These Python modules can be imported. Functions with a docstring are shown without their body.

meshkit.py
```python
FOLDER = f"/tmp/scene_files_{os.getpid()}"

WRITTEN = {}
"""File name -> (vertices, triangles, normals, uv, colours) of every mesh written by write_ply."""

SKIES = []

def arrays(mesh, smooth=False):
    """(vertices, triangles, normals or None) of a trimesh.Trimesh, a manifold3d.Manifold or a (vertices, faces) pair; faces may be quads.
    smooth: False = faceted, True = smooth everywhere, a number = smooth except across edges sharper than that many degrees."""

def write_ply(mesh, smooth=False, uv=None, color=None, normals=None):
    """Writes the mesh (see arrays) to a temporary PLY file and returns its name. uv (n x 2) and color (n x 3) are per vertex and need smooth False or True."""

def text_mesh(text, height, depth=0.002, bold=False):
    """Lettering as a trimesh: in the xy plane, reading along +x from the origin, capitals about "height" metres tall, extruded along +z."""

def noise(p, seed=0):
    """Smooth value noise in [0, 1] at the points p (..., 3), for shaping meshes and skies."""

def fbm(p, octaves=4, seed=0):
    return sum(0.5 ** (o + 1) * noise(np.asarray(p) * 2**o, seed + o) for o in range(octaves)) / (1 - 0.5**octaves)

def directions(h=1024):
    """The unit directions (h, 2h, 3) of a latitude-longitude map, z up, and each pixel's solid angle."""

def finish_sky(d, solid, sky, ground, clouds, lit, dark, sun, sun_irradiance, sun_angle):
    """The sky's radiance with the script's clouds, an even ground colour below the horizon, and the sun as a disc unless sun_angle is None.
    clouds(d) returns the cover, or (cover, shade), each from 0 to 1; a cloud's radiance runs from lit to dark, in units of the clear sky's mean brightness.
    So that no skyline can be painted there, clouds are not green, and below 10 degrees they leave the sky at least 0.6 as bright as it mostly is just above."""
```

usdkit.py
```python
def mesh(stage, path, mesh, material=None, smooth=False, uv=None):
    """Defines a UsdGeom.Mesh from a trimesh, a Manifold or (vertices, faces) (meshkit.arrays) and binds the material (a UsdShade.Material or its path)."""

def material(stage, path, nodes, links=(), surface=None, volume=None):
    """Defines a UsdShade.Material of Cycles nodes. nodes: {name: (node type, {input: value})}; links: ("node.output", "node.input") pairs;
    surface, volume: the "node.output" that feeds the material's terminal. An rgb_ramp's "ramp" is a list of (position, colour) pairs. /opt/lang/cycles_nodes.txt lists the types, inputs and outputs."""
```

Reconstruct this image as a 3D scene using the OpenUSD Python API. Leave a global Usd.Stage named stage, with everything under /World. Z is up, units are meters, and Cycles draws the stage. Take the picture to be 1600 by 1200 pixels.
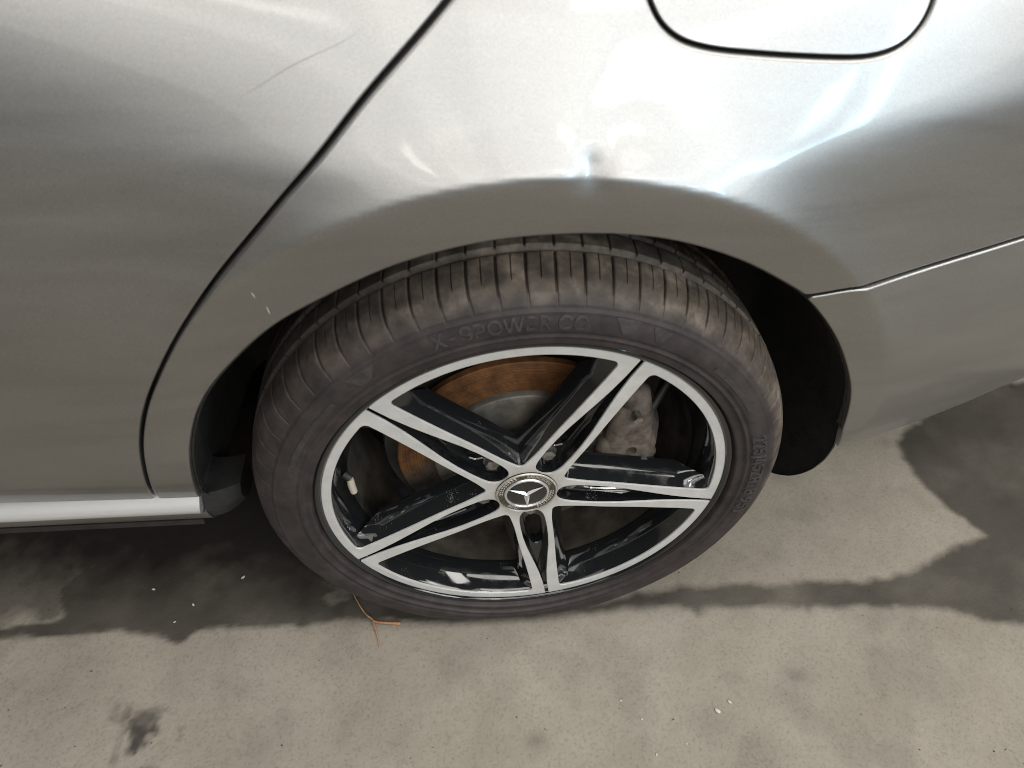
import math, random
import numpy as np, trimesh, shapely, usdkit, meshkit
from shapely.geometry import Polygon, Point, LineString, MultiPolygon, box
from shapely import affinity
from scipy.spatial import Delaunay
from pxr import Usd, UsdGeom, UsdLux, UsdShade, Gf, Sdf, Vt

stage = Usd.Stage.CreateInMemory()
UsdGeom.SetStageUpAxis(stage, UsdGeom.Tokens.z)
UsdGeom.SetStageMetersPerUnit(stage, 1.0)
stage.DefinePrim('/World', 'Xform')
PI = math.pi
ZC = 0.318                                   # height of the wheel's centre
rng = np.random.default_rng(7)

# ------------------------------------------------------------------ camera
cam = UsdGeom.Camera.Define(stage, '/World/camera')
CP = (-0.1208, -0.4771, 0.9737)
CR, CU, CF = (0.99111, -0.11002, 0.07486), (0.02338, 0.69778, 0.71593), (0.131, 0.70781, -0.69415)
cam.AddTransformOp().Set(Gf.Matrix4d(*CR, 0, *CU, 0, *[-c for c in CF], 0, *CP, 1))
cam.CreateHorizontalApertureAttr(36.0); cam.CreateVerticalApertureAttr(27.0)
cam.CreateFocalLengthAttr(36.0 * 1067 / 1600)
cam.CreateClippingRangeAttr(Gf.Vec2f(0.02, 100))
cam.CreateFStopAttr(6.0); cam.CreateFocusDistanceAttr(0.86)
cam.CreateExposureAttr(0.3)

# ------------------------------------------------------------------ light: ceiling lamps and windows of an indoor car park, plus added fill
def plain(path, color, strength):
    return usdkit.material(stage, path, {"b": ("background_shader", {"color": color, "strength": strength})}, [], surface="b.background")
stage.DefinePrim('/World/Looks', 'Scope')
dome = UsdLux.DomeLight.Define(stage, '/World/ambient')
UsdShade.MaterialBindingAPI.Apply(dome.GetPrim()).Bind(plain('/World/Looks/ambient_air', (1.0, .97, .92), 0.03))
def lamp(name, pos, target, w, h, color, radiance):
    l = UsdLux.RectLight.Define(stage, '/World/' + name)
    pos, target = Gf.Vec3d(*pos), Gf.Vec3d(*target)
    m = Gf.Matrix4d().SetLookAt(pos, target, Gf.Vec3d(0.0, 0.02, 1)).GetInverse()
    l.AddTransformOp().Set(m)
    l.CreateWidthAttr(w); l.CreateHeightAttr(h)
    l.CreateColorAttr(Gf.Vec3f(*color)); l.CreateIntensityAttr(radiance)
    return l
LAMPS_AND_FILL = [
    ((0.4, -0.40, 2.9), (0.38, -.30, 0), 3.0, 1.0, (1.0, .97, .92), 4.6),
    ((2.7, -0.60, 2.9), (2.2, -.3, 0), 1.8, .7, (1.0, .97, .92), 7.6),
    ((-1.9, -0.4, 2.9), (-1.7, -.3, 0), 1.5, .6, (1.0, .96, .90), 2.0),
    ((0.2, -2.4, 3.0), (0.2, -2.4, 0), 2.8, .5, (1.0, .97, .92), 4.0),  # added lamp: lights the floor that the door reflects
    ((1.1, -3.1, 3.0), (0.2, 0, .7), 2.0, 1.0, (1.0, .97, .92), 1.7),
    ((-0.9, -3.7, 3.0), (0.2, 0, .7), 1.6, 1.0, (1.0, .97, .92), 2.2),
    ((-2.4, -5.6, 3.0), (-.4, 0, .6), 3.5, 1.4, (1.0, .97, .92), 1.6),  # added fill that brightens the door
    ((0.5, -4.4, 3.0), (0.2, 0, .7), 2.0, 1.2, (1.0, .97, .92), 2.1),
    ((2.8, -4.2, 3.0), (0.2, 0, .7), 2.2, 1.2, (1.0, .97, .92), 1.9),
    ((5.0, -4.8, 3.0), (0.2, 0, .7), 3.0, 1.4, (1.0, .97, .92), 3.6),  # added soft fill for the upper right of the body
    ((4.3, -3.4, 3.0), (4.3, -3.4, 0), 3.0, 1.0, (1.0, .97, .92), 4.0),  # added over the far floor to lift the right panel tones
    ((-2.6, -3.6, 3.0), (-2.6, -3.6, 0), 2.4, .8, (1.0, .97, .92), 1.2),  # added likewise for the left side
    ((1.66, -3.62, 2.95), (0.1, 0, .8), .55, .14, (1.0, .98, .95), 26.0),
    ((1.05, -3.0, 2.98), (0.1, 0, .8), .40, .10, (1.0, .98, .95), 26.0),
    ((-0.97, -3.75, 2.95), (-.2, 0, .8), .60, .10, (1.0, .98, .95), 9.0),
    ((3.95, -5.5, 3.10), (0.14, 0, .744), .20, .55, (.36, .72, 1.0), 38.0),  # upper pane of a daylit window, known from its reflection
    ((3.95, -5.5, 2.46), (0.14, 0, .744), .20, .60, (.36, .72, 1.0), 34.0),  # lower pane of the same window
    ((3.50, -5.8, 2.95), (0.19, 0, .777), .22, .50, (.36, .72, 1.0), 40.0),  # second daylit window
]
for i, a in enumerate(LAMPS_AND_FILL):
    lamp('lamp_window_fill_%03d' % i, *a)

# ------------------------------------------------------------------ helpers
_taken = {}
def numbered(parent, name):
    k = (parent, name); n = _taken.get(k, 0); _taken[k] = n + 1
    return f'{parent}/{name}' if n == 0 else f'{parent}/{name}_{n:03d}'
def obj(name, mesh, mat, parent='/World', smooth=False, label=None, normals=None):
    path = numbered(parent, name)
    m = usdkit.mesh(stage, path, mesh, '/World/Looks/' + mat, smooth=smooth)
    if normals is not None:
        m.CreateNormalsAttr(Vt.Vec3fArray.FromNumpy(np.asarray(normals, np.float32))); m.SetNormalsInterpolation('vertex')
    if label: m.GetPrim().SetCustomDataByKey('label', label)
    return path
def tag(path, label=None, category=None, group=None, kind=None):
    pr = stage.GetPrimAtPath(path)
    for k, v in (('label', label), ('category', category), ('group', group), ('kind', kind)):
        if v: pr.SetCustomDataByKey(k, v)
def primvar(path, name, values):
    UsdGeom.PrimvarsAPI(stage.GetPrimAtPath(path)).CreatePrimvar(name, Sdf.ValueTypeNames.FloatArray, 'vertex').Set(Vt.FloatArray.FromNumpy(np.asarray(values, np.float32)))
def join(ms):
    vs, fs, n = [], [], 0
    for m in ms:
        v, f = (np.asarray(m.vertices), np.asarray(m.faces)) if hasattr(m, 'vertices') else m
        vs.append(v); fs.append(np.asarray(f) + n); n += len(v)
    return np.vstack(vs), np.vstack(fs)
def grid_faces(n, m, close_n=False, close_m=False):
    i = np.arange(n if close_n else n - 1); j = np.arange(m if close_m else m - 1)
    I, J = np.meshgrid(i, j, indexing='ij'); I2, J2 = (I + 1) % n, (J + 1) % m
    a, b, c, d = I * m + J, I2 * m + J, I2 * m + J2, I * m + J2
    return np.concatenate([np.stack([a, b, c], -1).reshape(-1, 3), np.stack([a, c, d], -1).reshape(-1, 3)])
def lathe(profile, n=160, a0=0, a1=2 * PI, yfun=None):
    """profile of (y, r) turned about the wheel's axis"""
    pr = np.asarray(profile, float); full = abs(a1 - a0 - 2 * PI) < 1e-6
    t = np.linspace(a0, a1, n, endpoint=not full)
    y = np.broadcast_to(pr[None, :, 0], (n, len(pr))).copy(); r = np.broadcast_to(pr[None, :, 1], (n, len(pr)))
    v = np.stack([r * np.cos(t)[:, None], y, ZC + r * np.sin(t)[:, None]], -1)
    if yfun is not None: v = yfun(v)
    return v.reshape(-1, 3), grid_faces(n, len(pr), close_n=full)[:, ::-1]
def tube(points, radii, k=8):
    P = np.asarray(points, float); R = np.broadcast_to(np.asarray(radii, float), (len(P),))
    T = np.gradient(P, axis=0); T /= np.linalg.norm(T, axis=1)[:, None]
    up = np.array([0.13, 0.2, .97]); A = np.cross(T, up); A /= np.linalg.norm(A, axis=1)[:, None]; B = np.cross(A, T)
    a = np.linspace(0, 2 * PI, k, endpoint=False)
    v = P[:, None] + R[:, None, None] * (np.cos(a)[None, :, None] * A[:, None] + np.sin(a)[None, :, None] * B[:, None])
    f = grid_faces(len(P), k, close_m=True)
    n = len(P) * k; v = np.vstack([v.reshape(-1, 3), P[:1], P[-1:]])
    caps = [[i, (i + 1) % k, n] for i in range(k)] + [[n - k + (i + 1) % k, n - k + i, n + 1] for i in range(k)]
    return v, np.vstack([f, caps])

# ------------------------------------------------------------------ materials
def mat(name, nodes, links=(), surface='p.BSDF'):
    return usdkit.material(stage, '/World/Looks/' + name, nodes, list(links), surface=surface)
def simple(name, color, rough=.5, metal=0., **k):
    return mat(name, {"p": ("principled_bsdf", {"base_color": color, "roughness": rough, "metallic": metal, **k})})
def dusty(name, c1, c2, rough, scale=30., metal=0., bump=.0, bdist=.001, pos=(.35, .65), rough2=None, **k):
    nodes = {"g": ("geometry", {}), "n": ("noise_texture", {"scale": scale, "detail": 6., "roughness": .6}),
             "r": ("rgb_ramp", {"ramp": [(pos[0], c1), (pos[1], c2)]}),
             "p": ("principled_bsdf", {"roughness": rough, "metallic": metal, **k})}
    links = [("g.position", "n.vector"), ("n.fac", "r.fac"), ("r.color", "p.base_color")]
    if rough2 is not None:
        nodes["mr"] = ("map_range", {"from_min": pos[0], "from_max": pos[1], "to_min": rough, "to_max": rough2, "clamp": True})
        links += [("n.fac", "mr.value"), ("mr.result", "p.roughness")]
    if bump:
        nodes["n2"] = ("noise_texture", {"scale": scale * 6, "detail": 3.}); nodes["b"] = ("bump", {"strength": bump, "distance": bdist})
        links += [("g.position", "n2.vector"), ("n2.fac", "b.height"), ("b.normal", "p.normal")]
    return mat(name, nodes, links)
# silver metallic paint: fine flakes under a clear coat with the soft waviness of a real lacquer
mat('silver_paint', {"g": ("geometry", {}), "v": ("noise_texture", {"scale": 1500., "detail": 2.}),
    "r": ("rgb_ramp", {"ramp": [(.32, (.315, .314, .309)), (.68, (.425, .424, .418))]}),
    "w": ("noise_texture", {"scale": 26., "detail": 2.}), "cb": ("bump", {"strength": .05, "distance": .002}),
    "mp": ("mapping", {"rotation": (0., .42, 0.), "scale": (3.5, 10., 22.)}), "d": ("noise_texture", {"scale": 1., "detail": 6., "roughness": .62, "distortion": .4}), "dr": ("map_range", {"from_min": .35, "from_max": .70, "to_min": .03, "to_max": .10, "clamp": True}),
    "sr": ("rgb_ramp", {"ramp": [(.34, (.92, .92, .92)), (.5, (1., 1., 1.)), (.68, (1.05, 1.05, 1.05))]}), "sm": ("mix_color", {"blend_type": "multiply", "fac": 1., "use_clamp": False}), "mr": ("map_range", {"from_min": .3, "from_max": .7, "to_min": .40, "to_max": .48, "clamp": True}),
    "p": ("principled_bsdf", {"metallic": 1., "roughness": .42, "coat_weight": .42, "coat_roughness": .04, "coat_ior": 1.5})},
    [("g.position", "v.vector"), ("v.fac", "r.fac"), ("r.color", "sm.a"), ("d.fac", "sr.fac"), ("sr.color", "sm.b"), ("sm.result", "p.base_color"), ("d.fac", "mr.value"), ("mr.result", "p.roughness"), ("g.position", "w.vector"), ("w.fac", "cb.height"), ("cb.normal", "p.coat_normal"),
     ("g.position", "mp.vector"), ("mp.vector", "d.vector"), ("d.fac", "dr.value"), ("dr.result", "p.coat_roughness")])
simple('satin_trim', (.64, .64, .635), .5, .6)
simple('hairline_grey', (.30, .30, .29), .6)
simple('scuff_pale', (.6, .6, .58), .6)
simple('gap_dark', (.012, .012, .012), .7)
dusty('black_plastic', (.016, .016, .016), (.030, .029, .027), .55, 40., bump=.3)
dusty('liner_felt', (.010, .010, .010), (.022, .021, .019), .9, 60., bump=.6, bdist=.002)
# machined alloy: fine turning rings about the axis
mat('machined_alloy', {"g": ("geometry", {}), "s": ("separate_xyz", {}), "z": ("math", {"math_type": "subtract", "value2": ZC}),
    "x2": ("math", {"math_type": "multiply"}), "z2": ("math", {"math_type": "multiply"}), "a": ("math", {"math_type": "add"}), "q": ("math", {"math_type": "sqrt"}),
    "k": ("math", {"math_type": "multiply", "value2": 900.}), "n1": ("noise_texture", {"dimensions": "1D", "scale": 1., "detail": 2.}), "b": ("bump", {"strength": .18, "distance": .0004}),
    "n": ("noise_texture", {"scale": 45., "detail": 5., "roughness": .6}), "r": ("rgb_ramp", {"ramp": [(.35, (.68, .685, .685)), (.65, (.78, .788, .79))]}),
    "dm": ("map_range", {"from_min": .036, "from_max": .055, "to_min": .75, "to_max": 0., "clamp": True}), "n3": ("noise_texture", {"scale": 220., "detail": 4.}),
    "mm": ("math", {"math_type": "multiply"}), "mx": ("mix_color", {"b": (.36, .31, .23)}),
    "p": ("principled_bsdf", {"metallic": .45, "roughness": .45, "coat_weight": .25, "coat_roughness": .12})},
    [("g.position", "s.vector"), ("s.x", "x2.value1"), ("s.x", "x2.value2"), ("s.z", "z.value1"), ("z.value", "z2.value1"), ("z.value", "z2.value2"), ("x2.value", "a.value1"), ("z2.value", "a.value2"), ("a.value", "q.value1"),
     ("q.value", "k.value1"), ("k.value", "n1.w"), ("n1.fac", "b.height"), ("b.normal", "p.normal"), ("g.position", "n.vector"), ("n.fac", "r.fac"), ("r.color", "mx.a"),
     ("q.value", "dm.value"), ("g.position", "n3.vector"), ("n3.fac", "mm.value1"), ("dm.result", "mm.value2"), ("mm.value", "mx.fac"), ("mx.result", "p.base_color")])
# gloss black wheel paint with specks of road dust
mat('gloss_black', {"g": ("geometry", {}), "n": ("noise_texture", {"scale": 520., "detail": 3., "roughness": .5}), "n2": ("noise_texture", {"scale": 30., "detail": 3.}),
    "m": ("math", {"math_type": "multiply"}), "r": ("map_range", {"from_min": .43, "from_max": .47, "to_min": 0., "to_max": .45, "clamp": True}),
    "f": ("noise_texture", {"scale": 60., "detail": 4.}), "fr": ("map_range", {"from_min": .45, "from_max": .75, "to_min": .05, "to_max": .20, "clamp": True}),
    "c": ("mix_color", {"a": (.010, .011, .012), "b": (.30, .28, .24)}), "p": ("principled_bsdf", {"roughness": .12, "coat_weight": .6, "coat_roughness": .03})},
    [("g.position", "n.vector"), ("g.position", "n2.vector"), ("n.fac", "m.value1"), ("n2.fac", "m.value2"), ("m.value", "r.value"), ("r.result", "c.fac"), ("c.result", "p.base_color"),
     ("g.position", "f.vector"), ("f.fac", "fr.value"), ("fr.result", "p.roughness")])
dusty('barrel_dust', (.014, .012, .010), (.095, .080, .062), .75, 26., pos=(.3, .7))
mat('disc_rust_shade', {"g": ("geometry", {}), "n": ("noise_texture", {"scale": 60., "detail": 6., "roughness": .65}), "n2": ("noise_texture", {"scale": 14., "detail": 4.}),
    "s": ("separate_xyz", {}), "z": ("math", {"math_type": "subtract", "value2": ZC}), "x2": ("math", {"math_type": "multiply"}), "z2": ("math", {"math_type": "multiply"}), "a": ("math", {"math_type": "add"}), "q": ("math", {"math_type": "sqrt"}),
    "k": ("math", {"math_type": "multiply", "value2": 700.}), "n1": ("noise_texture", {"dimensions": "1D", "scale": 1., "detail": 3.}), "b": ("bump", {"strength": .5, "distance": .0005}),
    "r": ("rgb_ramp", {"ramp": [(.3, (.085, .034, .010)), (.7, (.235, .100, .032))]}), "gr": ("rgb_ramp", {"ramp": [(.3, (.03, .026, .022)), (.7, (.09, .078, .064))]}), "rg": ("rgb_ramp", {"ramp": [(.35, (.62, .60, .58)), (.65, (1.12, 1.12, 1.12))]}),
    "zm": ("map_range", {"from_min": .33, "from_max": .37, "to_min": 0., "to_max": 1., "clamp": True}), "zn": ("math", {"math_type": "multiply_add", "value2": .14}), "mx": ("mix_color", {}), "m2": ("mix_color", {"blend_type": "multiply", "fac": 1., "use_clamp": False}),  # lower disc coloured dark to stand in for shade
    "p": ("principled_bsdf", {"roughness": .7, "metallic": .15})},
    [("g.position", "n.vector"), ("g.position", "n2.vector"), ("g.position", "s.vector"), ("s.x", "x2.value1"), ("s.x", "x2.value2"), ("s.z", "z.value1"), ("z.value", "z2.value1"), ("z.value", "z2.value2"), ("x2.value", "a.value1"), ("z2.value", "a.value2"), ("a.value", "q.value1"),
     ("q.value", "k.value1"), ("k.value", "n1.w"), ("n1.fac", "b.height"), ("b.normal", "p.normal"), ("n.fac", "r.fac"), ("n.fac", "gr.fac"), ("n1.fac", "rg.fac"), ("n2.fac", "zn.value1"), ("s.z", "zn.value3"), ("zn.value", "zm.value"),
     ("zm.result", "mx.fac"), ("gr.color", "mx.a"), ("r.color", "mx.b"), ("mx.result", "m2.a"), ("rg.color", "m2.b"), ("m2.result", "p.base_color")])
dusty('hat_metal', (.13, .12, .105), (.26, .24, .21), .6, 40., metal=.5)
dusty('cast_iron', (.062, .050, .040), (.175, .142, .115), .75, 70., bump=.5, bdist=.0012)
dusty('shield_metal', (.012, .011, .010), (.032, .028, .024), .8, 30.)
dusty('bolt_metal', (.14, .13, .12), (.34, .32, .30), .4, 160., metal=.7)
dusty('rubber_text', (.026, .0225, .0225), (.054, .047, .047), .6, 120.)
simple('chrome', (.82, .82, .82), .34, .8)
simple('cap_black', (.012, .012, .013), .22, coat_weight=.5)
dusty('cap_dirty', (.018, .015, .013), (.13, .11, .085), .55, 420.)
dusty('cap_letter', (.45, .42, .38), (.66, .64, .60), .4, 300., metal=.5)
simple('valve_cap', (.50, .46, .38), .5)
# tyre rubber: dark on the wall, brown road dust, painted shade at left
mat('tyre_rubber', {"g": ("geometry", {}), "t": ("attribute", {"attribute": "tread"}), "n": ("noise_texture", {"scale": 38., "detail": 7., "roughness": .65}),
    "n2": ("noise_texture", {"scale": 9., "detail": 3.}), "rr": ("rgb_ramp", {"ramp": [(.32, (.020, .0160, .0160)), (.68, (.050, .0400, .0395))]}),
    "rd": ("rgb_ramp", {"ramp": [(.30, (.050, .042, .035)), (.50, (.125, .102, .080)), (.68, (.27, .225, .178))]}),
    "mx": ("mix_color", {}), "fm": ("math", {"math_type": "multiply"}), "f2": ("map_range", {"from_min": .3, "from_max": .6, "to_min": .45, "to_max": 1., "clamp": True}),
    "n3": ("noise_texture", {"scale": 700., "detail": 3.}), "b": ("bump", {"strength": .25, "distance": .0005}),
    "p": ("principled_bsdf", {"roughness": .62, "specular_ior_level": .4})},
    [("g.position", "n.vector"), ("g.position", "n2.vector"), ("n.fac", "rr.fac"), ("n.fac", "rd.fac"), ("n2.fac", "f2.value"), ("t.fac", "fm.value1"), ("f2.result", "fm.value2"), ("fm.value", "mx.fac"),
     ("rr.color", "mx.a"), ("rd.color", "mx.b"), ("mx.result", "p.base_color"), ("g.position", "n3.vector"), ("n3.fac", "b.height"), ("b.normal", "p.normal")])
# concrete floor, its wet stains and painted under-car shade held in the mesh
mat('concrete', {"g": ("geometry", {}), "w": ("attribute", {"attribute": "damp_shade"}), "s": ("attribute", {"attribute": "stain_shade"}),
    "n": ("noise_texture", {"scale": 7., "detail": 9., "roughness": .62}), "nf": ("noise_texture", {"scale": 260., "detail": 5., "roughness": .6}), "nm": ("noise_texture", {"scale": 2.2, "detail": 4.}),
    "r": ("rgb_ramp", {"ramp": [(.25, (.232, .208, .172)), (.5, (.278, .252, .211)), (.75, (.318, .291, .247))]}),
    "rf": ("rgb_ramp", {"ramp": [(.30, (.62, .60, .57)), (.46, (.97, .97, .97)), (.62, (1.08, 1.08, 1.07))]}), "m1": ("mix_color", {"blend_type": "multiply", "fac": .6, "use_clamp": False}),
    "rm": ("rgb_ramp", {"ramp": [(.35, (.92, .91, .91)), (.65, (1.03, 1.02, 1.0))]}), "m2": ("mix_color", {"blend_type": "multiply", "fac": 1., "use_clamp": False}),
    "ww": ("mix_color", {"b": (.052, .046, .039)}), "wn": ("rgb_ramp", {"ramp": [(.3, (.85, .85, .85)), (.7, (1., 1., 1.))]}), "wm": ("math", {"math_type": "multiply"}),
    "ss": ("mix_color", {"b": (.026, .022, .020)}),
    "ro": ("map_range", {"from_min": 0., "from_max": 1., "to_min": .82, "to_max": .34, "clamp": True}),
    "b": ("bump", {"strength": .35, "distance": .0016}), "p": ("principled_bsdf", {"specular_ior_level": .4})},
    [("g.position", "n.vector"), ("g.position", "nf.vector"), ("g.position", "nm.vector"), ("n.fac", "r.fac"), ("nf.fac", "rf.fac"), ("r.color", "m1.a"), ("rf.color", "m1.b"), ("nm.fac", "rm.fac"),
     ("m1.result", "m2.a"), ("rm.color", "m2.b"), ("m2.result", "ww.a"), ("n.fac", "wn.fac"), ("w.fac", "wm.value1"), ("wn.color", "wm.value2"), ("wm.value", "ww.fac"),
     ("ww.result", "ss.a"), ("s.fac", "ss.fac"), ("ss.result", "p.base_color"), ("w.fac", "ro.value"), ("ro.result", "p.roughness"), ("nf.fac", "b.height"), ("b.normal", "p.normal")])
dusty('dry_stem', (.30, .13, .06), (.50, .30, .16), .7, 90.)
simple('pale_chip', (.54, .52, .48), .6)
simple('dark_grit', (.06, .05, .045), .8)

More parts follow.
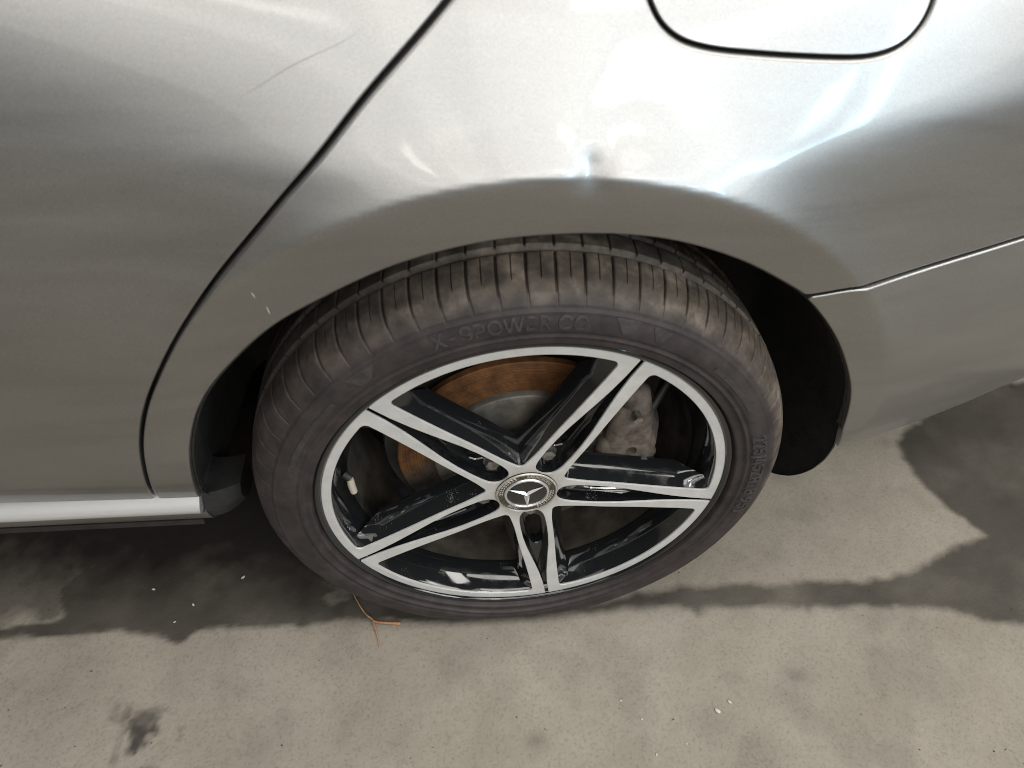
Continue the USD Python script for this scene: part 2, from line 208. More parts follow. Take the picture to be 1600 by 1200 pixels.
# ------------------------------------------------------------------ where the outlines run on the car and on the floor (metres)
OUT = {
  'door_gap': [[-0.0676, 0.8688], [-0.0973, 0.8372], [-0.1236, 0.8108], [-0.1598, 0.7752], [-0.1883, 0.744], [-0.2132, 0.7185], [-0.2404, 0.6883], [-0.2698, 0.6551], [-0.2963, 0.6216], [-0.3235, 0.5832], [-0.3529, 0.5348], [-0.3744, 0.4945], [-0.3897, 0.458], [-0.4001, 0.4273], [-0.4117, 0.3825], [-0.4284, 0.3121]],
  'door_top': [[-0.0676, 0.8688], [-0.1787, 0.8634], [-0.2938, 0.8586], [-0.5597, 0.8499], [-0.6433, 0.7116], [-0.7831, 0.5311]],
  'arch_q': [[-0.3807, 0.2982], [-0.3691, 0.355], [-0.3631, 0.3852], [-0.3564, 0.4146], [-0.3474, 0.4426], [-0.335, 0.4728], [-0.315, 0.5065], [-0.2957, 0.5316], [-0.2726, 0.5577], [-0.242, 0.5869], [-0.204, 0.6125], [-0.176, 0.6301], [-0.1491, 0.6453], [-0.0974, 0.6657], [-0.0466, 0.6773], [-0.0158, 0.6805], [0.0154, 0.682], [0.0502, 0.6812], [0.0867, 0.6762], [0.1334, 0.6623], [0.1608, 0.6512], [0.187, 0.6381], [0.2111, 0.6247], [0.234, 0.6111]],
  'arch_b': [[0.234, 0.6111], [0.2526, 0.5958], [0.2736, 0.5755], [0.2952, 0.5521], [0.3145, 0.5274], [0.3366, 0.4955], [0.3538, 0.4666], [0.3705, 0.4288], [0.3862, 0.3857], [0.4078, 0.3368]],
  'seam': [[0.234, 0.6111], [0.2561, 0.6191], [0.2712, 0.625], [0.2902, 0.627], [0.3129, 0.6285], [0.3344, 0.6313], [0.3893, 0.6411], [0.457, 0.6553], [0.5252, 0.6714]],
  'bump_bot': [[0.4149, 0.3264], [0.4574, 0.3423], [0.5144, 0.3678], [0.5712, 0.394], [0.6028, 0.4127], [0.6394, 0.426], [0.7193, 0.4582]],
  'flap': [[0.0427, 0.8426], [0.0455, 0.8377], [0.0504, 0.8314], [0.0587, 0.825], [0.0687, 0.8205], [0.0805, 0.8179], [0.0951, 0.8162], [0.1194, 0.8152], [0.1438, 0.8148], [0.1633, 0.8149], [0.1927, 0.8155], [0.2122, 0.8172], [0.224, 0.8201], [0.2351, 0.8253], [0.2428, 0.8327], [0.2483, 0.8423], [0.2503, 0.8531], [0.2501, 0.8662], [0.2443, 0.8786], [0.2264, 0.8881], [0.1442, 0.8869], [0.0678, 0.8824], [0.046, 0.874], [0.0391, 0.86], [0.0401, 0.8496]],
  'right_top': [[0.4023, 0.8156], [0.3628, 0.8909], [0.2603, 0.8865], [0.1229, 0.878], [0.0325, 0.8734], [-0.0676, 0.8688]],
  'dent': [[0.0062, 0.7363]],
  'hairline_mark': [[-0.155, 0.8202], [-0.1725, 0.8096], [-0.1963, 0.7997], [-0.214, 0.7907], [-0.2341, 0.7796], [-0.2521, 0.77], [-0.2728, 0.7584]],
  'scuff_a': [[-0.2541, 0.6326], [-0.2525, 0.6243]],
  'scuff_b': [[-0.2465, 0.6133], [-0.2459, 0.6011]],
  'g_under_shade': [[-1.3, 0.165], [-0.72, 0.145], [-0.6, 0.11], [-0.42, 0.1], [-0.34, 0.09], [-0.3, 0.06], [-0.22, 0.06], [-0.16, 0.1], [0.1, 0.1], [0.25, 0.16], [0.36, 0.24], [0.5, 0.3], [0.75, 0.42], [1.3, 0.5], [1.3, 1.6], [-1.3, 1.6]],  # outline of the shade painted on the floor under the car
  'g_wet_left': [[-0.9365, 0.0214], [-0.7008, 0.0169], [-0.6199, 0.0181], [-0.5531, 0.0169], [-0.5009, 0.0102], [-0.4782, 0.0038], [-0.4636, -0.0047], [-0.4519, -0.0], [-0.4415, 0.0114], [-0.3634, 0.0123], [-0.2921, 0.009], [-0.2202, 0.0136], [-0.1464, 0.0023], [-0.0719, 0.0008], [0.0038, -0.0027], [0.0613, -0.0048], [0.1024, 0.0066], [-0.0889, 0.0411], [-0.2232, 0.077], [-0.2358, 0.0461], [-0.2581, 0.0344], [-0.273, 0.0477], [-0.2552, 0.0579], [-0.3531, 0.1356], [-0.4803, 0.1551], [-0.6121, 0.13], [-0.6523, 0.0905], [-0.6328, 0.0445], [-0.6752, 0.0353], [-0.9518, 0.0492]],
  'g_wet_right': [[0.062, -0.0008], [0.1514, 0.0031], [0.2013, 0.0017], [0.2755, -0.0057], [0.2879, -0.015], [0.3086, -0.0081], [0.4036, -0.0106], [0.4589, -0.0177], [0.466, -0.0257], [0.4857, -0.0175], [0.6119, -0.0254], [0.6932, -0.0377], [0.7438, -0.0628], [0.8232, -0.0771], [1.1234, -0.1046], [1.7396, 0.5236], [1.0196, 0.4415], [0.8434, 0.3422], [0.7987, 0.307], [0.7847, 0.2673], [0.7894, 0.2359], [0.7957, 0.1908], [0.8114, 0.1432], [0.8459, 0.0901], [0.7992, 0.075], [0.7495, 0.0631], [0.7083, 0.0437], [0.6661, 0.0309], [0.5803, 0.0192], [0.4177, 0.0246], [0.2608, 0.032], [0.1645, 0.017], [0.0635, 0.0094]],
  'g_spot': [[-0.5215, -0.0949], [-0.5079, -0.0881], [-0.4876, -0.1002], [-0.4761, -0.0963], [-0.4549, -0.1201], [-0.4526, -0.1393], [-0.454, -0.1648], [-0.4842, -0.1621], [-0.5034, -0.146], [-0.506, -0.1234]],
  'g_marks': [[0.0158, -0.1759], [0.4037, -0.1207], [0.3066, -0.2089], [-0.6229, -0.0665], [0.5874, -0.1427], [-0.4177, -0.0228], [0.2563, -0.1723]],
  'g_twig': [[-0.2306, 0.0551], [-0.2213, 0.0358], [-0.2113, 0.0199], [-0.2037, 0.0124], [-0.1989, 0.0071]],
  'g_twig_a': [[-0.1989, 0.0071], [-0.1906, 0.0035], [-0.1795, 0.0018], [-0.1593, -0.0007]],
  'g_twig_b': [[-0.1989, 0.0071], [-0.1948, -0.0069], [-0.1918, -0.0167], [-0.1891, -0.0329]],
  'g_chips': [[0.2713, -0.1576], [0.2925, -0.1474], [0.1401, -0.1332], [0.1635, -0.1595], [0.1721, -0.2042], [0.216, -0.1947], [-0.3938, 0.0917], [-0.4567, 0.0515], [-0.4766, 0.0264], [-0.5181, 0.0802]],
}
TRIM = (0.2892, 0.2585)
VALVE = [[-0.2046, 0.021, 0.3395], [-0.2041, 0.021, 0.3287], [-0.2023, 0.021, 0.3152]]

# ---- the car's side as one smooth surface: depth y over (x, z) ----
from scipy.interpolate import CubicSpline
_pq = CubicSpline([.14, .20, .27, .34, .40, .50, .60, .67, .71, .735, .755, .80, .87, .95, 1.05, 1.15],
                  [.14, .090, .050, .017, -.001, -.014, -.021, -.0272, -.0286, -.0262, -.0208, -.0060, .0225, .069, .137, .21], bc_type='natural')
_pd = CubicSpline([.14, .20, .27, .34, .40, .50, .60, .70, .80, .90, 1.0, 1.15],
                  [.14, .090, .050, .019, .004, -.010, -.019, -.0215, -.0125, .0085, .045, .12], bc_type='natural')
_ridge = CubicSpline([-.6, -.2, 0, .10, .20, .30, .40, .60], [.737, .737, .737, .740, .762, .785, .803, .83], bc_type='natural')
def sstep(a, b, x):
    t = np.clip((x - a) / (b - a), 0, 1); return t * t * t * (t * (6 * t - 15) + 10)
DENT = (.008, .7380)
def body_y(x, z):
    x = np.asarray(x, float); z = np.asarray(z, float)
    dz = _ridge(np.clip(x, -.6, .6)) - .737
    q = _pq(z - dz * sstep(.45, .70, z)); d = _pd(z)
    w = sstep(-.44, -.08, x + .35 * (z - .6))
    y = d * (1 - w) + q * w
    y = y + .12 * ((x - .32) + np.sqrt((x - .32) ** 2 + .0144)) + .05 * np.clip(-.3 - x, 0, None) ** 2
    rho = np.hypot(x, z - ZC)
    ang = np.arctan2(z - ZC, x)
    k = .26 * sstep(-.15, .45, ang) * (1 - sstep(2.55, 3.05, ang))
    t = .419 - rho
    y = y + k * .5 * (t + np.sqrt(t * t + .0035 ** 2))           # wheel arch turns in below its crease
    k2 = .50 * sstep(.15, 1.0, ang) * (1 - sstep(2.0, 2.75, ang)); t2 = .5 * (-t + np.sqrt(t * t + .0035 ** 2))
    y = y + k2 * .045 * (1 - np.exp(-t2 / .045))
    r2 = (x - DENT[0]) ** 2 + (z - DENT[1]) ** 2
    y = y + .0046 * np.exp(-r2 / (2 * .0095 ** 2)) + .0011 * np.exp(-((x - DENT[0] - .4 * (z - DENT[1])) ** 2 / (2 * .022 ** 2) + (z - DENT[1] - .028) ** 2 / (2 * .026 ** 2)))
    y = y + .0004 * np.sin(9 * x + 23 * z) * np.sin(17 * z - 6 * x + 1.) * sstep(.5, .7, z)
    return y


# ------------------------------------------------------------------ floor
FLOOR = .022
xs = np.concatenate([np.linspace(-9, -1.15, 40)[:-1], np.arange(-1.15, 1.45, .005), np.linspace(1.45, 9, 40)[1:]])
ys = np.concatenate([np.linspace(-7, -.40, 36)[:-1], np.arange(-.40, .62, .005), np.linspace(.62, 9, 44)[1:]])
X, Y = np.meshgrid(xs, ys, indexing='ij')
P3 = np.stack([X, Y, 0 * X], -1).reshape(-1, 3)
def soft(poly, ragged, blur, seed):
    """1 inside the polygon, 0 outside, with a ragged edge"""
    q = P3.copy()
    j = (meshkit.fbm(q * 40, 4, seed) - .5) * 2 * ragged, (meshkit.fbm(q * 40, 4, seed + 9) - .5) * 2 * ragged
    pts = shapely.points(q[:, 0] + j[0], q[:, 1] + j[1])
    pg = Polygon(poly).buffer(0); shapely.prepare(pg)
    near = shapely.contains_xy(pg.buffer(.2).envelope, q[:, 0], q[:, 1])
    d = np.full(len(q), -1.0); sub = pts[near]
    d[near] = np.where(shapely.contains(pg, sub), 1, -1) * shapely.distance(pg.boundary, sub)
    return np.clip(d / blur + .5, 0, 1)
damp_shade = np.maximum(soft(OUT['g_wet_left'], .007, .007, 3), (.96 * soft(OUT['g_wet_right'], .008, .013, 5)))
damp_shade = np.maximum(damp_shade, soft(OUT['g_under_shade'], .04, .05, 6))  # under-car shade laid into the colour mask
damp_shade = np.maximum(damp_shade, .76 * soft([[-1.2, .03], [-.55, .045], [-.5, .2], [-1.2, .2]], .03, .03, 15))  # dry floor by the sill, darkened to paint its shade
big = meshkit.fbm(P3 * 9, 4, 21)
damp_shade = damp_shade * np.clip(.90 + .6 * (big - .35), .72, 1)
stain_shade = soft(OUT['g_spot'], .03, .03, 8) * np.clip((meshkit.fbm(P3 * np.array([70, 45, 1]), 3, 31) - .36) * 4.5, 0, .9)
for (mx, my), rr, a in zip(OUT['g_marks'], (.016, .02, .03, .09, .05, .05, .035), (.45, .35, .22, .20, .2, .12, .18)):
    d2 = ((P3[:, 0] - mx) ** 2 + ((P3[:, 1] - my) * 1.3) ** 2) / rr ** 2
    stain_shade = np.maximum(stain_shade, a * np.exp(-d2) * np.clip(.3 + 1.4 * meshkit.fbm(P3 * 60, 3, 33), 0, 1))
stain_shade = np.maximum(stain_shade, .16 * np.clip((meshkit.fbm(P3 * 13, 4, 41) - .55) * 6, 0, 1))
stain_shade = np.maximum(stain_shade, .9 * soft(OUT['g_under_shade'], .05, .09, 12))  # shade under the car painted darker still
P3[:, 2] = FLOOR - (meshkit.fbm(P3 * 60, 3, 51)) * .0012
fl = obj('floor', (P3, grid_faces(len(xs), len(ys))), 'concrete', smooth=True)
tag(fl, kind='structure'); primvar(fl, 'damp_shade', damp_shade); primvar(fl, 'stain_shade', stain_shade)

# ------------------------------------------------------------------ the car
CAR = UsdGeom.Xform.Define(stage, '/World/car').GetPath().pathString
tag(CAR, 'silver grey car with dented rear wheel arch and five spoke alloy wheel', 'car')

def clean(ring, step):
    ln = LineString(ring); n = max(12, int(round(ln.length / step)))
    return np.array([ln.interpolate(i / n, normalized=True).coords[0] for i in range(n)])
def surf_normal(x, z, proud=0):
    e = 4e-4
    gx = (body_y(x + e, z) - body_y(x - e, z)) / (2 * e); gz = (body_y(x, z + e) - body_y(x, z - e)) / (2 * e)
    n = np.stack([gx, -np.ones_like(gx), gz], -1); return n / np.linalg.norm(n, axis=-1, keepdims=True)
def panel(name, poly, gap=.0024, edge=.0022, back=.014, h=.006, proud=0., label=None, parent=CAR, m='silver_paint'):
    P = poly.buffer(-gap / 2, join_style='round').buffer(-edge)
    if isinstance(P, MultiPolygon): P = max(P.geoms, key=lambda g: g.area)
    rings = [clean(r.coords, .0035) for r in [P.exterior, *P.interiors]]
    Pd = Polygon(rings[0], rings[1:]).buffer(0); shapely.prepare(Pd)
    x0, z0, x1, z1 = Pd.bounds
    g = np.stack(np.meshgrid(np.arange(x0, x1, h), np.arange(z0, z1, h), indexing='ij'), -1).reshape(-1, 2)
    g[:, 0] += (np.round((g[:, 1] - z0) / h) % 2) * h / 2
    inn = Pd.buffer(-h * .45); shapely.prepare(inn)
    g = g[shapely.contains_xy(inn, g[:, 0], g[:, 1])]
    pts = np.vstack(rings + [g]); tri = Delaunay(pts).simplices
    c = pts[tri].mean(1); tri = tri[shapely.contains_xy(Pd, c[:, 0], c[:, 1])]
    a, b, c = pts[tri[:, 0]], pts[tri[:, 1]], pts[tri[:, 2]]
    ar = (b[:, 0] - a[:, 0]) * (c[:, 1] - a[:, 1]) - (b[:, 1] - a[:, 1]) * (c[:, 0] - a[:, 0])
    tri = tri[np.abs(ar) > 1e-10]; ar = ar[np.abs(ar) > 1e-10]
    tri[ar < 0] = tri[ar < 0][:, ::-1]
    yy = body_y(pts[:, 0], pts[:, 1]) - proud
    V = [np.stack([pts[:, 0], yy, pts[:, 1]], -1)]; N = [surf_normal(pts[:, 0], pts[:, 1])]; F = [tri]
    n0 = len(pts); off = 0
    for k, r in enumerate(rings):
        m_ = len(r); nxt, prv = np.roll(r, -1, 0), np.roll(r, 1, 0); t = nxt - prv
        nn = np.stack([t[:, 1], -t[:, 0]], -1); nn /= np.linalg.norm(nn, axis=1)[:, None] + 1e-12
        s = 1 if Polygon(r).exterior.is_ccw else -1
        nn *= s if k == 0 else -s
        yr = body_y(r[:, 0], r[:, 1]) - proud; fn = surf_normal(r[:, 0], r[:, 1]); on = np.stack([nn[:, 0], 0 * yr, nn[:, 1]], -1)
        rows, norms = [V[0][off:off + m_]], [fn]
        for ph in (18, 36, 54, 72, 90):
            sp, cp = math.sin(math.radians(ph)), math.cos(math.radians(ph))
            rows.append(np.stack([r[:, 0] + nn[:, 0] * edge * sp, yr + edge * (1 - cp), r[:, 1] + nn[:, 1] * edge * sp], -1))
            nv = fn * cp + on * sp; norms.append(nv / np.linalg.norm(nv, axis=1)[:, None])
        rows.append(rows[-1] + [0, back, 0]); norms.append(norms[-1])
        L = len(rows); V.append(np.vstack(rows)); N.append(np.vstack(norms))
        f = grid_faces(L, m_, close_m=True)
        v0 = np.vstack(rows); fnrm = np.cross(v0[f[:, 1]] - v0[f[:, 0]], v0[f[:, 2]] - v0[f[:, 0]])
        if (np.einsum('ij,ij->i', fnrm, np.vstack(norms)[f[:, 0]]) < 0).mean() > .5: f = f[:, ::-1]
        F.append(f + n0); n0 += L * m_; off += m_
    V, N, F = np.vstack(V), np.vstack(N), np.vstack(F)
    return obj(name, (V, F), m, parent, label=label, normals=N)

DG, AQ, AB, SM, RT, BB, FP = (OUT[k] for k in ('door_gap', 'arch_q', 'arch_b', 'seam', 'right_top', 'bump_bot', 'flap'))
def smooth_line(pts, n=400):
    pts = np.array(pts); s = np.r_[0, np.cumsum(np.hypot(*np.diff(pts, axis=0).T))]
    c = CubicSpline(s, pts, bc_type='natural')(np.linspace(0, s[-1], n))
    k = np.hanning(31); k /= k.sum(); pad = np.pad(c, ((15, 15), (0, 0)), mode='reflect', reflect_type='odd')
    return np.stack([np.convolve(pad[:, i], k, 'valid') for i in (0, 1)], -1)
ARC = smooth_line(AQ[:-1] + AB[:-1], 700)
i0 = int(np.argmin(np.hypot(ARC[:, 0] - SM[0][0], ARC[:, 1] - SM[0][1])))
dg, sm = smooth_line(DG), smooth_line(SM, 200); sm[0] = ARC[i0]
BOT = .288
fp = np.array(FP + FP[:1]); fp = np.array(Polygon(smooth_line(fp, 500)).buffer(.004).buffer(-.004).exterior.coords)
flap_poly = Polygon(fp)
low = [[ARC[0][0], BOT], [dg[-1][0] - .004, BOT]]
quarter = Polygon([*map(tuple, ARC[:i0 + 1]), *map(tuple, sm[1:]), *map(tuple, RT), *map(tuple, dg), *map(tuple, low[::-1])]).buffer(0)
quarter = quarter.difference(flap_poly)
door = Polygon([*map(tuple, dg), (dg[-1][0] - .004, BOT), (-1.05, BOT), (-1.05, .86), *map(tuple, [OUT['door_top'][3], OUT['door_top'][2], OUT['door_top'][1]])]).buffer(0)
bumper = Polygon([*map(tuple, ARC[i0:]), *map(tuple, BB), *map(tuple, sm[::-1])]).buffer(0)
panel('rear_door', door, gap=.0032, edge=.0022, h=.009)
panel('quarter_panel', quarter, gap=.0030, edge=.0030, h=.0045)
panel('fuel_flap', flap_poly, gap=.0022, edge=.0014, h=.006)
panel('bumper', bumper, gap=.0010, edge=.0020, h=.006, proud=.0022)

# dark metal behind the gaps
def behind(line, w, d, name='gap_seal'):
    pg = LineString(line).buffer(w)
    r = clean(pg.exterior.coords, .006)
    yy = body_y(r[:, 0], r[:, 1]) + d
    v, f = trimesh.creation.triangulate_polygon(Polygon(r), engine='earcut')
    y2 = body_y(v[:, 0], v[:, 1]) + d
    obj(name, (np.stack([v[:, 0], y2, v[:, 1]], -1), f), 'gap_dark', CAR)
behind(dg[::4], .012, .0115); behind(fp[::6], .010, .011); behind(sm[26::3], .010, .0125)

# a long thin grey line on the door and two scuffs ahead of the wheel
def hairline(pts, w, n=40, lift=.00012):
    p_ = np.array(pts); s = np.linspace(0, 1, len(p_)); c = CubicSpline(s, p_)(np.linspace(0, 1, n)) if len(p_) > 2 else np.linspace(p_[0], p_[1], n)
    T = np.gradient(c, axis=0); T /= np.linalg.norm(T, axis=1)[:, None]; N = np.stack([-T[:, 1], T[:, 0]], -1) * (w * np.sin(np.linspace(.05, PI - .05, n)))[:, None]
    a, b = c + N, c - N
    v = np.stack([np.stack([q[:, 0], body_y(q[:, 0], q[:, 1]) - lift, q[:, 1]], -1) for q in (a, b)], 1).reshape(-1, 3)
    return v, grid_faces(n, 2)
obj('hairline_mark', hairline(OUT['hairline_mark'], .00038), 'hairline_grey', CAR)
for k in ('scuff_a', 'scuff_b'): obj('scuff', hairline(OUT[k], .00045), 'scuff_pale', CAR)

# rest of the shell, so that no light falls in from above or behind
top = np.array([[x, z] for x, z in [(-1.05, .845), *[tuple(a) for a in OUT['door_top'][3:0:-1]], tuple(OUT['door_top'][0]), *[tuple(a) for a in RT[::-1]]]])
prof = []
for dy, dz in ((.004, -.012), (.05, .04), (.3, .14), (1.55, .14), (1.70, -.1), (1.72, -.62)):
    prof.append(np.stack([top[:, 0], (body_y(top[:, 0], top[:, 1]) + dy) if dy < .1 else np.full(len(top), dy), top[:, 1] + dz], -1))
sv = np.stack(prof, 0)
obj('body_shell', (sv.reshape(-1, 3), grid_faces(len(prof), len(top))), 'silver_paint', CAR, smooth=40)
def plate(x0, x1, y0, y1, z0, z1): return trimesh.creation.box(bounds=[[x0, y0, z0], [x1, y1, z1]])
well = box(-.40, .0, .40, .31)
up = [plate(-1.05, -.405, .07, 1.70, .195, .205), plate(-.405, .405, .40, 1.70, .195, .205), plate(.405, .95, .20, 1.70, .41, .42),
      plate(-1.052, -1.042, .06, 1.7, .2, .95), plate(.94, .95, .24, 1.7, .42, .8)]
obj('underbody', join(up), 'black_plastic', CAR)

# sill with its bright strip
def extrude_x(prof, x0, x1, n=2, endcap=True):
    pr = np.array(prof); xs_ = np.linspace(x0, x1, n)
    v = np.stack([np.broadcast_to(xs_[:, None], (n, len(pr))), np.broadcast_to(pr[None, :, 0], (n, len(pr))), np.broadcast_to(pr[None, :, 1], (n, len(pr)))], -1)
    f = grid_faces(n, len(pr), close_m=True); V = v.reshape(-1, 3)
    tv, tf = trimesh.creation.triangulate_polygon(Polygon(pr), engine='earcut')
    V = np.vstack([V, np.c_[np.full(len(tv), x1), tv], np.c_[np.full(len(tv), x0), tv]])
    return V, np.vstack([f, tf + n * len(pr), tf[:, ::-1] + n * len(pr) + len(tv)])
zt, zb = TRIM
cy, cz, hh = .050, (zt + zb) / 2, (zt - zb) / 2
half = [(.050, zb - .001), (.0425, zb + .0005), (.0385, zb + .003), (.0375, zb + .006), (.0385, zb + .0095), (.0435, zb + .016), (.0490, zb + .0215), (.0545, zb + .0255)]
obj('sill_trim', extrude_x(half + [(.062, zb + .0255), (.062, zb - .001)], -1.05, -.3885), 'satin_trim', CAR, smooth=40)
sl = [(.0445, zb - .002), (.0470, zb - .012), (.0540, zb - .028), (.0640, zb - .041), (.0780, zb - .050), (.11, zb - .052), (.10, zb + .03), (.056, zb + .03), (.056, zb - .002)]
obj('sill', extrude_x(sl, -1.05, -.384), 'silver_paint', CAR, smooth=50)
# black end piece of the sill in front of the wheel
ends = []
for t in np.linspace(0, 1, 9):
    k = 1 - .35 * t ** 2
    ends.append(np.array([(-.3865 + .040 * t, .047 + .020 * t ** 2 + (y - .0445) * (1 - .2 * t), zb - .006 + (z - zb + .006) * k + .004 * t) for y, z in sl[:6] + [(.11, zb + .022), (.052, zb + .022)]]))
ev = np.vstack(ends); ef = grid_faces(9, 8, close_m=True)
cap_ = np.array([[0, i, i + 1] for i in range(1, 7)]) + 8 * 8
obj('sill_end', (ev, np.vstack([ef, cap_])), 'black_plastic', CAR, smooth=50)

# wheel-arch liner: follows the inner edge of the arch, closes the well
APOL = np.arctan2(ARC[:, 1] - ZC, ARC[:, 0]); APOL = np.where(APOL < -1.5, APOL + 2 * PI, APOL); ARAD = np.hypot(ARC[:, 0], ARC[:, 1] - ZC)
o_ = np.argsort(APOL); APOL, ARAD = APOL[o_], ARAD[o_]
ET, EY = [-.26, -.245, -.215, -.17, -.115, -.05, .03, .11], [.100, .093, .079, .063, .0495, .038, .029, .025]
def lin(a0, a1):
    n = 220; t = np.linspace(a0, a1, n); rows = []
    lo = 1 - sstep(.10, .22, t)
    rf = np.interp(t, APOL, ARAD) * (1 - lo) + .387 * lo
    yf = np.minimum(body_y(rf * np.cos(t), ZC + rf * np.sin(t)), .05) + .0065
    yf = yf * (1 - lo) + np.interp(t, ET, EY) * lo
    for dy, dr in ((.0, -.0012), (.0, .001), (.008, .003), (.025, .006), (.05, .004), (.065, .0085), (.11, .005), (.13, .0085), (.25, .0), (.28, -.02)):
        rows.append(np.stack([(rf + dr) * np.cos(t), yf + dy, ZC + (rf + dr) * np.sin(t)], -1))
    rows.append(np.stack([.02 * np.cos(t), np.full(n, .318), ZC + .02 * np.sin(t)], -1))
    v = np.stack(rows, 1); return v.reshape(-1, 3), grid_faces(n, len(rows))
obj('arch_liner', lin(-.255, PI + .20), 'liner_felt', CAR, smooth=50)
# rolled inner lip of the arch, joining panel and liner
obj('arch_lip', (lambda A: (np.stack([np.stack([A[:, 0], body_y(A[:, 0], A[:, 1]) + .012, A[:, 1]], -1), np.stack([A[:, 0] * 1.05, body_y(A[:, 0], A[:, 1]) + .016, ZC + (A[:, 1] - ZC) * 1.05], -1)], 1).reshape(-1, 3), grid_faces(len(A), 2)))(ARC[::4]), 'gap_dark', CAR)

# ------------------------------------------------------------------ brake and hub behind the wheel
obj('dust_shield', lathe([(.098, .05), (.096, .150), (.090, .168), (.102, .171)], 96), 'shield_metal', CAR, smooth=40)
bd = obj('brake_disc', lathe([(.0700, .104), (.0700, .1505), (.0712, .152), (.0800, .152), (.0812, .150), (.0812, .10)], 128), 'disc_rust_shade', CAR, smooth=30)
obj('disc_hat', lathe([(.0702, .1085), (.064, .1075), (.0615, .1050), (.0605, .095), (.0600, .03)], 96), 'hat_metal', bd, smooth=40)
# caliper: a cast body with a lug, a bored hole and a bridge over the disc's edge
import manifold3d as m3
def ball(x, y, z, r): return m3.Manifold.sphere(r, 20).translate([x, y, z])
def hull(*b): return m3.Manifold.batch_hull([ball(*q) for q in b])
cal = hull((.098, .050, .332, .010), (.150, .050, .326, .012), (.152, .052, .352, .012), (.100, .050, .352, .010), (.12, .085, .34, .016), (.15, .085, .34, .014))
cal += hull((.108, .052, .352, .011), (.148, .054, .352, .013), (.136, .056, .404, .013), (.112, .054, .398, .011), (.13, .085, .38, .014))
cal += hull((.140, .056, .395, .012), (.118, .058, .425, .012), (.130, .060, .430, .012), (.13, .09, .41, .014))
cal += hull((.140, .046, .326, .008), (.158, .050, .336, .009), (.150, .046, .318, .006))
cal += hull((.156, .055, .345, .010), (.160, .075, .36, .012), (.15, .10, .39, .014), (.145, .055, .38, .01))
cal -= m3.Manifold.cylinder(.06, .0064, .0064, 24).rotate([90, 0, 0]).translate([.131, .065, .347])
cal -= hull((.100, .034, .343, .004), (.122, .034, .346, .005), (.100, .034, .365, .004), (.12, .034, .366, .004))
cal = cal.refine_to_length(.004)
cm = cal.to_mesh(); tm = trimesh.Trimesh(cm.vert_properties[:, :3], cm.tri_verts); trimesh.smoothing.filter_taubin(tm, iterations=4)
tm.vertices += (meshkit.fbm(tm.vertices * 200, 3, 5) - .5)[:, None] * tm.vertex_normals * .0006
CAL = obj('brake_caliper', tm, 'cast_iron', CAR, smooth=32)
for bx_, bz_ in ((.147, .336), (.126, .408)):
    q6 = Polygon([(.0058 * math.cos(a), .0058 * math.sin(a)) for a in np.arange(6) * PI / 3])
    b = trimesh.creation.extrude_polygon(q6, .014, engine='earcut'); b.apply_transform(trimesh.transformations.rotation_matrix(PI / 2, [1, 0, 0])); b.apply_translation([bx_, .047, bz_])
    obj('caliper_bolt', b, 'bolt_metal', CAL, smooth=30)
obj('brake_hose', tube([(.15, .06, .40), (.168, .075, .43), (.172, .12, .47), (.15, .18, .50), (.12, .26, .50)], .0048, 10), 'black_plastic', CAL, smooth=60)
arm = tube([(-.15, .14, .25), (-.05, .16, .24), (.05, .17, .235), (.14, .20, .25)], [.022, .026, .026, .022], 12)
obj('suspension_arm', arm, 'shield_metal', CAR, smooth=50)

# ------------------------------------------------------------------ the wheel
PHI = 1.1535
RO, RB = .2362, .2253                         # rim face outer, band inner radius
def yface(r): return .0085 * (1 - np.clip(r / RO, 0, 1))
def to_wheel(uv, depth, ang):
    uv = np.asarray(uv, float); c, s = math.cos(ang), math.sin(ang)
    r = np.hypot(uv[:, 0], uv[:, 1])
    return np.stack([uv[:, 0] * c - uv[:, 1] * s, yface(r) + depth, ZC + uv[:, 0] * s + uv[:, 1] * c], -1)
S5 = 2 * PI / 5
def turn(p, a): return affinity.rotate(p, a, origin=(0, 0), use_radians=True)
def curve(pts, n=60):
    pts = np.array(pts); c = CubicSpline(pts[:, 0], pts[:, 1], bc_type='natural'); u = np.linspace(pts[0, 0], pts[-1, 0], n); return np.stack([u, c(u)], -1)
ow = curve([(.040, .0275), (.06, .0250), (.10, .0236), (.14, .0217), (.168, .0205), (.205, .0195), (.26, .0195)])
iw = np.array([(.0375, .0), (.0385, .0055), (.041, .0098), (.045, .0128), (.050, .0148), (.058, .0160), (.075, .0166), (.096, .0161), (.12, .0140), (.14, .0110), (.165, .0074), (.183, .0050), (.21, .0028), (.26, .0019)])
gap0 = Polygon([*map(tuple, iw), *[(a, -b) for a, b in iw[::-1]]]).buffer(0).buffer(.0012).buffer(-.0012)
spoke0 = Polygon([*map(tuple, ow), *[(a, -b) for a, b in ow[::-1]]])
spokes = [turn(spoke0, k * S5) for k in range(5)]
ring_in = Point(0, 0).buffer(RB, 128)
rest = ring_in.difference(shapely.union_all(spokes)).difference(Point(0, 0).buffer(.0475, 64))
wins = [g.buffer(-.0062, 24).buffer(.0062, 24) for g in getattr(rest, 'geoms', [rest]) if g.area > 1e-3]
def dens(ring, step=.0022):
    return clean(np.array(ring.coords), step)
